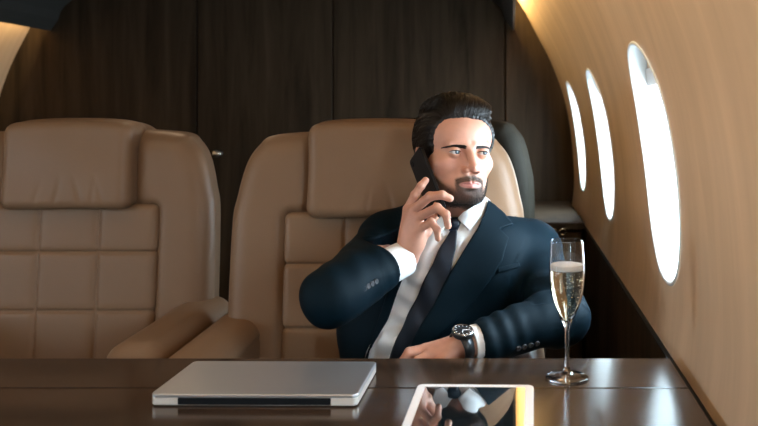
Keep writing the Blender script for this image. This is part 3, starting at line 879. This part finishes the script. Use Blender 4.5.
# ---- beard and brows made of short hairs on the skin
tri = q1[:, [0, 1, 2]]
ctr = v1[q1].mean(1); qm = hl(ctr); wgt = beard_mask(qm)
nn = normals(f_headw, ctr[wgt > .3]); cc = ctr[wgt > .3]; wq = qm[wgt > .3]; ww = wgt[wgt > .3]
sel = rng.choice(len(cc), size=min(11000, len(cc)), replace=False)
paths = []
for i_ in sel:
    if random.random() > ww[i_]: continue
    a, b, c = wq[i_]; dn = np.array([.25*np.sign(a), .1, -1.0])
    if c > -.066 and abs(a) < .03: dn = np.array([1.0*np.sign(a), .15, -.55])
    dirw = H@dn; dirw /= np.linalg.norm(dirw); L = random.uniform(.0026, .0048)
    p0 = cc[i_]-nn[i_]*.0004; p1 = p0+(nn[i_]*.55+dirw*.85)*L*.5; p2 = p1+(nn[i_]*.15+dirw)*L*.5
    paths.append(([p0, p1, p2], [.00019, .00015, .00005]))
v, f = tubes(paths, 3); mesh_obj('beard', np.array(v)-MO, f, M['beard'], man)
for sd in (-1, 1):
    paths = []
    for k in range(420):
        s = random.random(); a = sd*(.0105+.040*s)
        c = .0080+.0030*math.sin(min(s, .65)/.65*math.pi*.5)-.0030*max(0, s-.62)/.38+random.uniform(-.0033, .0033)*(1-.65*s)
        L = random.uniform(.004, .0065)
        hp = np.array([[a, 0, c], [a+sd*L*.45, 0, c+.18*L*(1-2*s)], [a+sd*L*.9, 0, c+.25*L*(1-2*s)-.1*L]])
        for m_ in range(3):
            bb = np.linspace(.115, .02, 200); qq = np.stack([np.full(200, hp[m_, 0]), bb, np.full(200, hp[m_, 2])], 1)
            hp[m_, 1] = bb[np.argmax(f_headl(qq) < 0)]+.0002+.0005*m_
        paths.append((hw(hp), [.0005, .00045, .00012]))
    v, f = tubes(paths, 3); mesh_obj('eyebrow', np.array(v)-MO, f, M['beard'], man)
    th = np.linspace(math.radians(168), math.radians(12), 15); aq = .0128*np.cos(th); cq = -.0010+.0036*np.sin(th)
    bq = .0690+np.sqrt(np.maximum(.0138**2-aq**2-cq**2, 1e-6))
    v, f = tubes([(hw(np.stack([sd*.0315+aq, bq, cq-.0012], 1)), .0011*np.sin(np.linspace(.35, 2.8, 15)))], 6)
    mesh_obj('eyelashes', np.array(v)-MO, f, M['hair'], man)

# ---- shirt, tie, jacket
OPEN = [(428, 214), (436, 204), (450, 190), (478, 190), (488, 202), (484, 213), (478, 228), (462, 252), (449, 275), (436, 300), (421, 326), (407, 352), (390, 400), (352, 400), (367, 352), (386, 320), (399, 285), (411, 258), (424, 232)]
def f_shirt(p):
    d = f_torso(p, .003); d = smin(d, f_neck(p)-.006, .01)
    d = smax(d, p[:, 2]-(NECK[2]+.030+.25*(p[:, 0]-NECK[0])+.28*(p[:, 1]-NECK[1])), .004)
    d = smax(d, .45-p[:, 2], .01)
    d = smax(d, outline(p, OPEN)-.008, .004)
    return d
def d_shirt(v):
    x, y, z = v.T; g_ = x*.88+z*.47; h_ = -x*.47+z*.88
    return (.006*np.sin(g_*75+4*np.sin(h_*18))*np.sin(h_*30+1)+.004*np.sin(h_*95+g_*70+2*np.sin(g_*34)))*np.clip((.98-z)/.12, .25, 1)*np.clip(-outline(v, OPEN)/.01, 0, 1)
shirt = mobj('shirt', f_shirt, (-.45, 1.70, .44), (.12, 2.03, 1.02), .0035, M['shirt'], d_shirt)
def f_cuff(A_, B_, r, l0, l1):
    def f(p):
        ax = (B_-A_)/np.linalg.norm(B_-A_); t_ = (p-B_)@ax; rd = nrm(p-B_-t_[:, None]*ax)
        rr = r-np.maximum(t_-l0, 0)*.03
        d = np.abs(rd-rr)-.0016
        return smax(smax(d, l0-t_, .002), t_-l1, .002)
    return f
mobj('cuff', f_cuff(R_EL, R_WR, .0365, -.092, -.006), R_WR-(.09, .09, .08), R_WR+(.07, .07, .07), .0016, M['shirt'], parent=shirt)
mobj('cuff', f_cuff(L_EL, L_WR, .0325, -.02, .012), L_WR-(.07, .07, .07), L_WR+(.10, .08, .07), .0016, M['shirt'], parent=shirt)
def shell(base, off, th, poly, k=.0015):
    def f(p):
        d = np.abs(base(p)-off)-th
        d = smax(d, outline(p, poly), k)
        return smax(d, p[:, 1]-1.90, .004)
    return f
bs = lambda p: smin(f_torso(p, .003), f_neck(p)-.006, .012)
CB = ((-.32, 1.66, .58), (.04, 1.92, 1.04))
mobj('collar', shell(bs, .0045, .003, [(457.5, 218.5), (463, 212), (474, 206), (484, 198), (488, 203), (481, 217), (469, 231)]), *CB, .0018, M['shirt'], parent=shirt)
mobj('collar', shell(bs, .0045, .003, [(452, 218.5), (446, 209), (436, 203), (431, 212), (435, 229), (441, 233)]), *CB, .0018, M['shirt'], parent=shirt)
mobj('placket', shell(bs, .0015, .0022, [(448, 232), (455, 232), (430, 300), (404, 345), (385, 385), (376, 385), (395, 340), (422, 296)]), *CB, .0020, M['shirt'], d_shirt, parent=shirt)
tk = [(446.5, 217), (461.5, 217), (461, 222), (457.5, 232), (449.5, 232), (446.5, 224)]
tie = mobj('tie', lambda p: shell(bs, .009, .0035, [(450, 230), (457, 230), (456, 250), (449, 276), (437, 306), (424, 334), (406, 372), (384, 370), (398, 335), (415, 300), (430, 268), (441, 246)])(p), *CB, .0020, M['tie'], lambda v: .0010*np.sin((v[:, 0]*.9+v[:, 2]*.4)*120))
mobj('knot', lambda p: smax(ell(p, P(453.5, 224, 1.795), (.021, .018, .022)), outline(p, tk), .004), P(440, 240, 1.78)-(0, .03, 0), P(468, 208, 1.86)+(0, .04, 0), .0014, M['tie'], parent=tie)

def open_cut(p):
    e = outline(p, OPEN)
    return smax(e, p[:, 1]-(1.885+np.where(p[:, 2] > NECK[2]+.0, .2, 0)), .004)
def f_jack(p):
    d = f_torso(p, .010)
    # shoulder pads
    d = smin(d, ell(p, P(387, 233, 1.88), (.060, .065, .035)), .03)
    d = smin(d, ell(p, P(533, 243, 1.91), (.056, .065, .034)), .03)
    d = smin(d, smin(cone(p, R_SH, R_EL, .065, .052), cone(p, R_EL, R_WR, .049, .0425), .035), .022)
    d = smin(d, smin(cone(p, L_SH, L_EL, .064, .056), cone(p, L_EL, L_WR, .054, .0400), .02), .022)
    d = smax(d, -(f_neck(p)-.008), .004)
    d = smax(d, -open_cut(p), .003)
    # hollow so that cloth has a thickness at the opening
    d = smax(d, -(f_torso(p, .0045)), .003) if False else d
    # cut the sleeves at the wrists
    for A_, B_, l, hr in ((R_EL, R_WR, -.053, .0375), (L_EL, L_WR, -.003, .0335)):
        ax = (B_-A_)/np.linalg.norm(B_-A_); t_ = (p-B_)@ax; rd = nrm(p-B_-t_[:, None]*ax)
        d = smax(d, -np.maximum(-(t_-l), rd-.075), .004)
        d = smax(d, -np.maximum(-(t_-l+.03), rd-hr), .002)
    d = smax(d, .47-p[:, 2], .01)
    return d
# hem opening below: jacket sits over the trousers
def d_jack(v):
    x, y, z = v.T; out = np.zeros(len(v))
    def folds(A_, B_, c0, c1, amp, freq, ph):
        ax = (B_-A_); L = np.linalg.norm(ax); ax = ax/L; t_ = ((v-A_)@ax)/L; r = v-A_-((v-A_)@ax)[:, None]*ax
        rd = nrm(r); s_ = np.cross(ax, (0, 0, 1.0)); s_ /= np.linalg.norm(s_); u_ = np.cross(s_, ax)
        th = np.arctan2(r@u_, r@s_)
        m_ = np.exp(-((t_-c0)/c1)**2)*(rd < .085)*(t_ > -.15)*(t_ < 1.1)
        return m_*amp*(np.sin(freq*t_+1.3*np.sin(th+ph)*2+ph)*(.6+.4*np.cos(th-ph)))
    out += folds(R_SH, R_EL, .75, .30, .0020, 22, .5)+folds(R_EL, R_WR, .25, .35, .0022, 20, 2.0)+folds(R_EL, R_WR, .85, .3, .0018, 40, 1.0)
    out += folds(L_SH, L_EL, .80, .40, .0034, 24, 1.0)+folds(L_EL, L_WR, .15, .4, .0032, 23, .3)+folds(L_EL, L_WR, .8, .3, .002, 36, 2.0)
    g_ = x*.80-z*.6; h_ = x*.6+z*.8
    out += .0022*np.sin(g_*38+2*np.sin(h_*11))*np.clip((.98-z)/.1, 0, 1)*.7
    out += .0012*np.sin(h_*52+3*np.sin(g_*17))
    return out
jacket = mobj('jacket', f_jack, (-.48, 1.50, .45), (.20, 2.04, 1.03), .0032, M['suit'], d_jack)
jb = lambda p: f_torso(p, .010)
LAPL = [(488, 199), (496, 205), (505, 213), (513, 224), (500, 229), (509, 238), (502, 262), (478, 298), (448, 328), (421, 351), (399, 372), (394, 368), (406, 352), (421, 326), (436, 300), (449, 275), (462, 252), (478, 228), (485, 211)]
LAPR = [(424, 206), (414, 214), (404, 224), (417, 231), (401, 236), (393, 262), (385, 300), (374, 330), (362, 366), (366, 368), (370, 352), (388, 320), (401, 285), (412, 258), (425, 232), (431, 212)]
jl = lambda v: d_jack(v)*.8
mobj('lapel', shell(jb, .0045, .0032, LAPL), (-.30, 1.66, .50), (.06, 1.94, 1.04), .0022, M['suit'], jl, jacket)
mobj('lapel', shell(jb, .0045, .0032, LAPR), (-.36, 1.66, .50), (-.10, 1.94, 1.04), .0022, M['suit'], jl, jacket)
mobj('pocket', shell(jb, .003, .0032, [(497, 268), (519, 262), (520.5, 267), (498.5, 273.5)]), (-.10, 1.66, .70), (.06, 1.94, .95), .0018, M['suit'], None, jacket)
# sleeve buttons
def buttons(A_, B_, side_px, n, t0, dt):
    for k in range(n):
        t_ = t0+dt*k; c0 = A_+(B_-A_)*t_
        d_ = np.array(side_px, float); d_ /= np.linalg.norm(d_)
        q0 = project(lambda p: f_jack(p), (c0+d_*.05)[None], .0012, 6)[0]; n0 = normals(f_jack, q0[None])[0]
        rot = Vector(n0).to_track_quat('Z', 'Y').to_matrix()
        v, f = lathe([(.0002, .0015), (.003, .0012), (.0045, .0022), (.0055, .0012), (.0050, -.0015), (.0002, -.0015)], 16)
        mesh_obj('button', [tuple(rot@Vector(a)+Vector(q0-MO)) for a in v], f, M['button'], jacket)
buttons(L_EL, L_WR, (.05, -1, -.45), 4, .32, .07)
buttons(R_EL, R_WR, (.1, -1, -.1), 4, .36, .06)
# trousers and shoes
def f_trou(p):
    d = smin(f_legs(p, .006), ell(p, PEL+np.array([0, .02, -.01]), (.168, .125, .095)), .03)
    return smax(d, p[:, 2]-.62, .01)
mobj('trousers', f_trou, (-.50, 1.18, .05), (-.02, 1.98, .66), .007, M['suit'], lambda v: .003*np.sin(v[:, 1]*60+v[:, 0]*30))
for a_ in AN:
    def f_sh(p, a_=a_):
        d = smin(ell(p, a_+(0, -.015, -.045), (.042, .07, .05)), ell(p, a_+(0, -.13, -.068), (.045, .09, .032)), .04)
        d = smax(d, .004-p[:, 2], .006)
        return d
    mobj('shoe', f_sh, a_+(-.07, -.25, -.10), a_+(.07, .09, .04), .004, M['shoe'])

# ------------------------------------------------------------------ phone
pl = np.array([.375, -.354, -.857]); pl /= np.linalg.norm(pl)
pw = np.array([.394, -.775, .493]); pw -= pl*(pl@pw); pw /= np.linalg.norm(pw); pn = np.cross(pw, pl)
if pn[0] > 0: pw = -pw; pn = -pn
pc = P(427.5, 184.5, 1.80)
gp = np.array([pc*0+pw*a+pl*b_-pn*.005 for a in np.linspace(-.035, .035, 9) for b_ in np.linspace(-.072, .072, 15)])
while f_headw(gp+pc).min() < -.0015: pc = P(427.5, 184.5, pc[1]-.002)
RM = np.stack([pw, pl, pn], 1)
ph = empty('smartphone'); ph.matrix_world = Matrix.Translation(Vector(pc))@Matrix([list(r) for r in RM]).to_4x4()
tag(ph, 'black smartphone held by the man against his ear', 'phone')
slab('case', .071, .146, .010, [(-.0042, .0015), (-.0030, 0), (.0030, 0), (.0042, .0015)], M['phone'], ph)
slab('screen', .066, .138, .006, [(-.0050, .0003), (-.0043, 0)], M['screen'], ph)
v, f = lathe([(.0002, .0052), (.004, .0052), (.0055, .0056), (.006, .0040)], 20)
shift(mesh_obj('camera_lens', v, f, M['hinge'], ph), .022, -.060)
# ------------------------------------------------------------------ wristwatch
ax = (L_WR-L_EL)/np.linalg.norm(L_WR-L_EL)
WP = L_WR+ax*.027
upv = np.array([-.10, -.42, .90]); upv -= ax*(upv@ax); upv /= np.linalg.norm(upv); sv = np.cross(upv, ax)
RW = np.stack([ax, sv, upv], 1)
wt = empty('wristwatch'); wt.matrix_world = Matrix.Translation(Vector(WP))@Matrix([list(r) for r in RW]).to_4x4()
tag(wt, 'dark dialled wristwatch with black strap on the man\'s left wrist', 'watch')
V = []; Fq = []; N = 48
for k in range(N):
    t_ = 2*math.pi*k/N; wdt_ = .0095+.002*max(0, math.sin(t_))
    for (dx, dr_) in ((-wdt_, 0), (wdt_, 0), (wdt_, .0028), (-wdt_, .0028)):
        V.append((dx, (.0275+dr_)*math.cos(t_), (.0255+dr_)*math.sin(t_)))
for k in range(N):
    for j in range(4): Fq.append((k*4+j, k*4+(j+1) % 4, ((k+1) % N)*4+(j+1) % 4, ((k+1) % N)*4+j))
mesh_obj('strap', V, Fq, M['strap'], wt)
v, f = lathe([(.0002, .025), (.0185, .025), (.0205, .028), (.0205, .034), (.0190, .0362), (.0172, .0366), (.0166, .0352)], 40); mesh_obj('watch_case', v, f, M['strap'], wt)
v, f = lathe([(.0168, .0353), (.0175, .0368), (.0190, .0365), (.0194, .0350)], 40); mesh_obj('bezel', v, f, M['chrome'], wt)
v, f = lathe([(.0002, .0354), (.0168, .0352)], 40); dl = mesh_obj('dial', v, f, M['dial'], wt)
for k in range(12):
    a = 2*math.pi*k/12; box('hour_mark', (-.0004, -.0004, 0), (.0004, .0004, .0005), M['white'], dl, 0)
    o = dl.children[-1]; o.data.transform(Matrix.Translation((.0143*math.cos(a), .0143*math.sin(a), .0354))@Matrix.Rotation(a, 4, 'Z')@Matrix.Diagonal((3.5, 1.2, 1, 1)))
for a, L in ((.9, .009), (2.7, .0125)):
    o = box('watch_hand', (0, -.0005, .0358), (L, .0005, .0362), M['white'], dl, 0); o.data.transform(Matrix.Rotation(a, 4, 'Z'))
v, f = lathe([(.0002, -.003), (.002, -.003), (.0022, .003), (.0002, .003)], 12)
mesh_obj('crown', [(a[2]*0+a[0]-.0, a[1]*1.0+0, a[2]) for a in [(x[0]*0+-.0225+x[2]*.6, x[0], .031+x[1]) for x in v]], f, M['chrome'], wt)
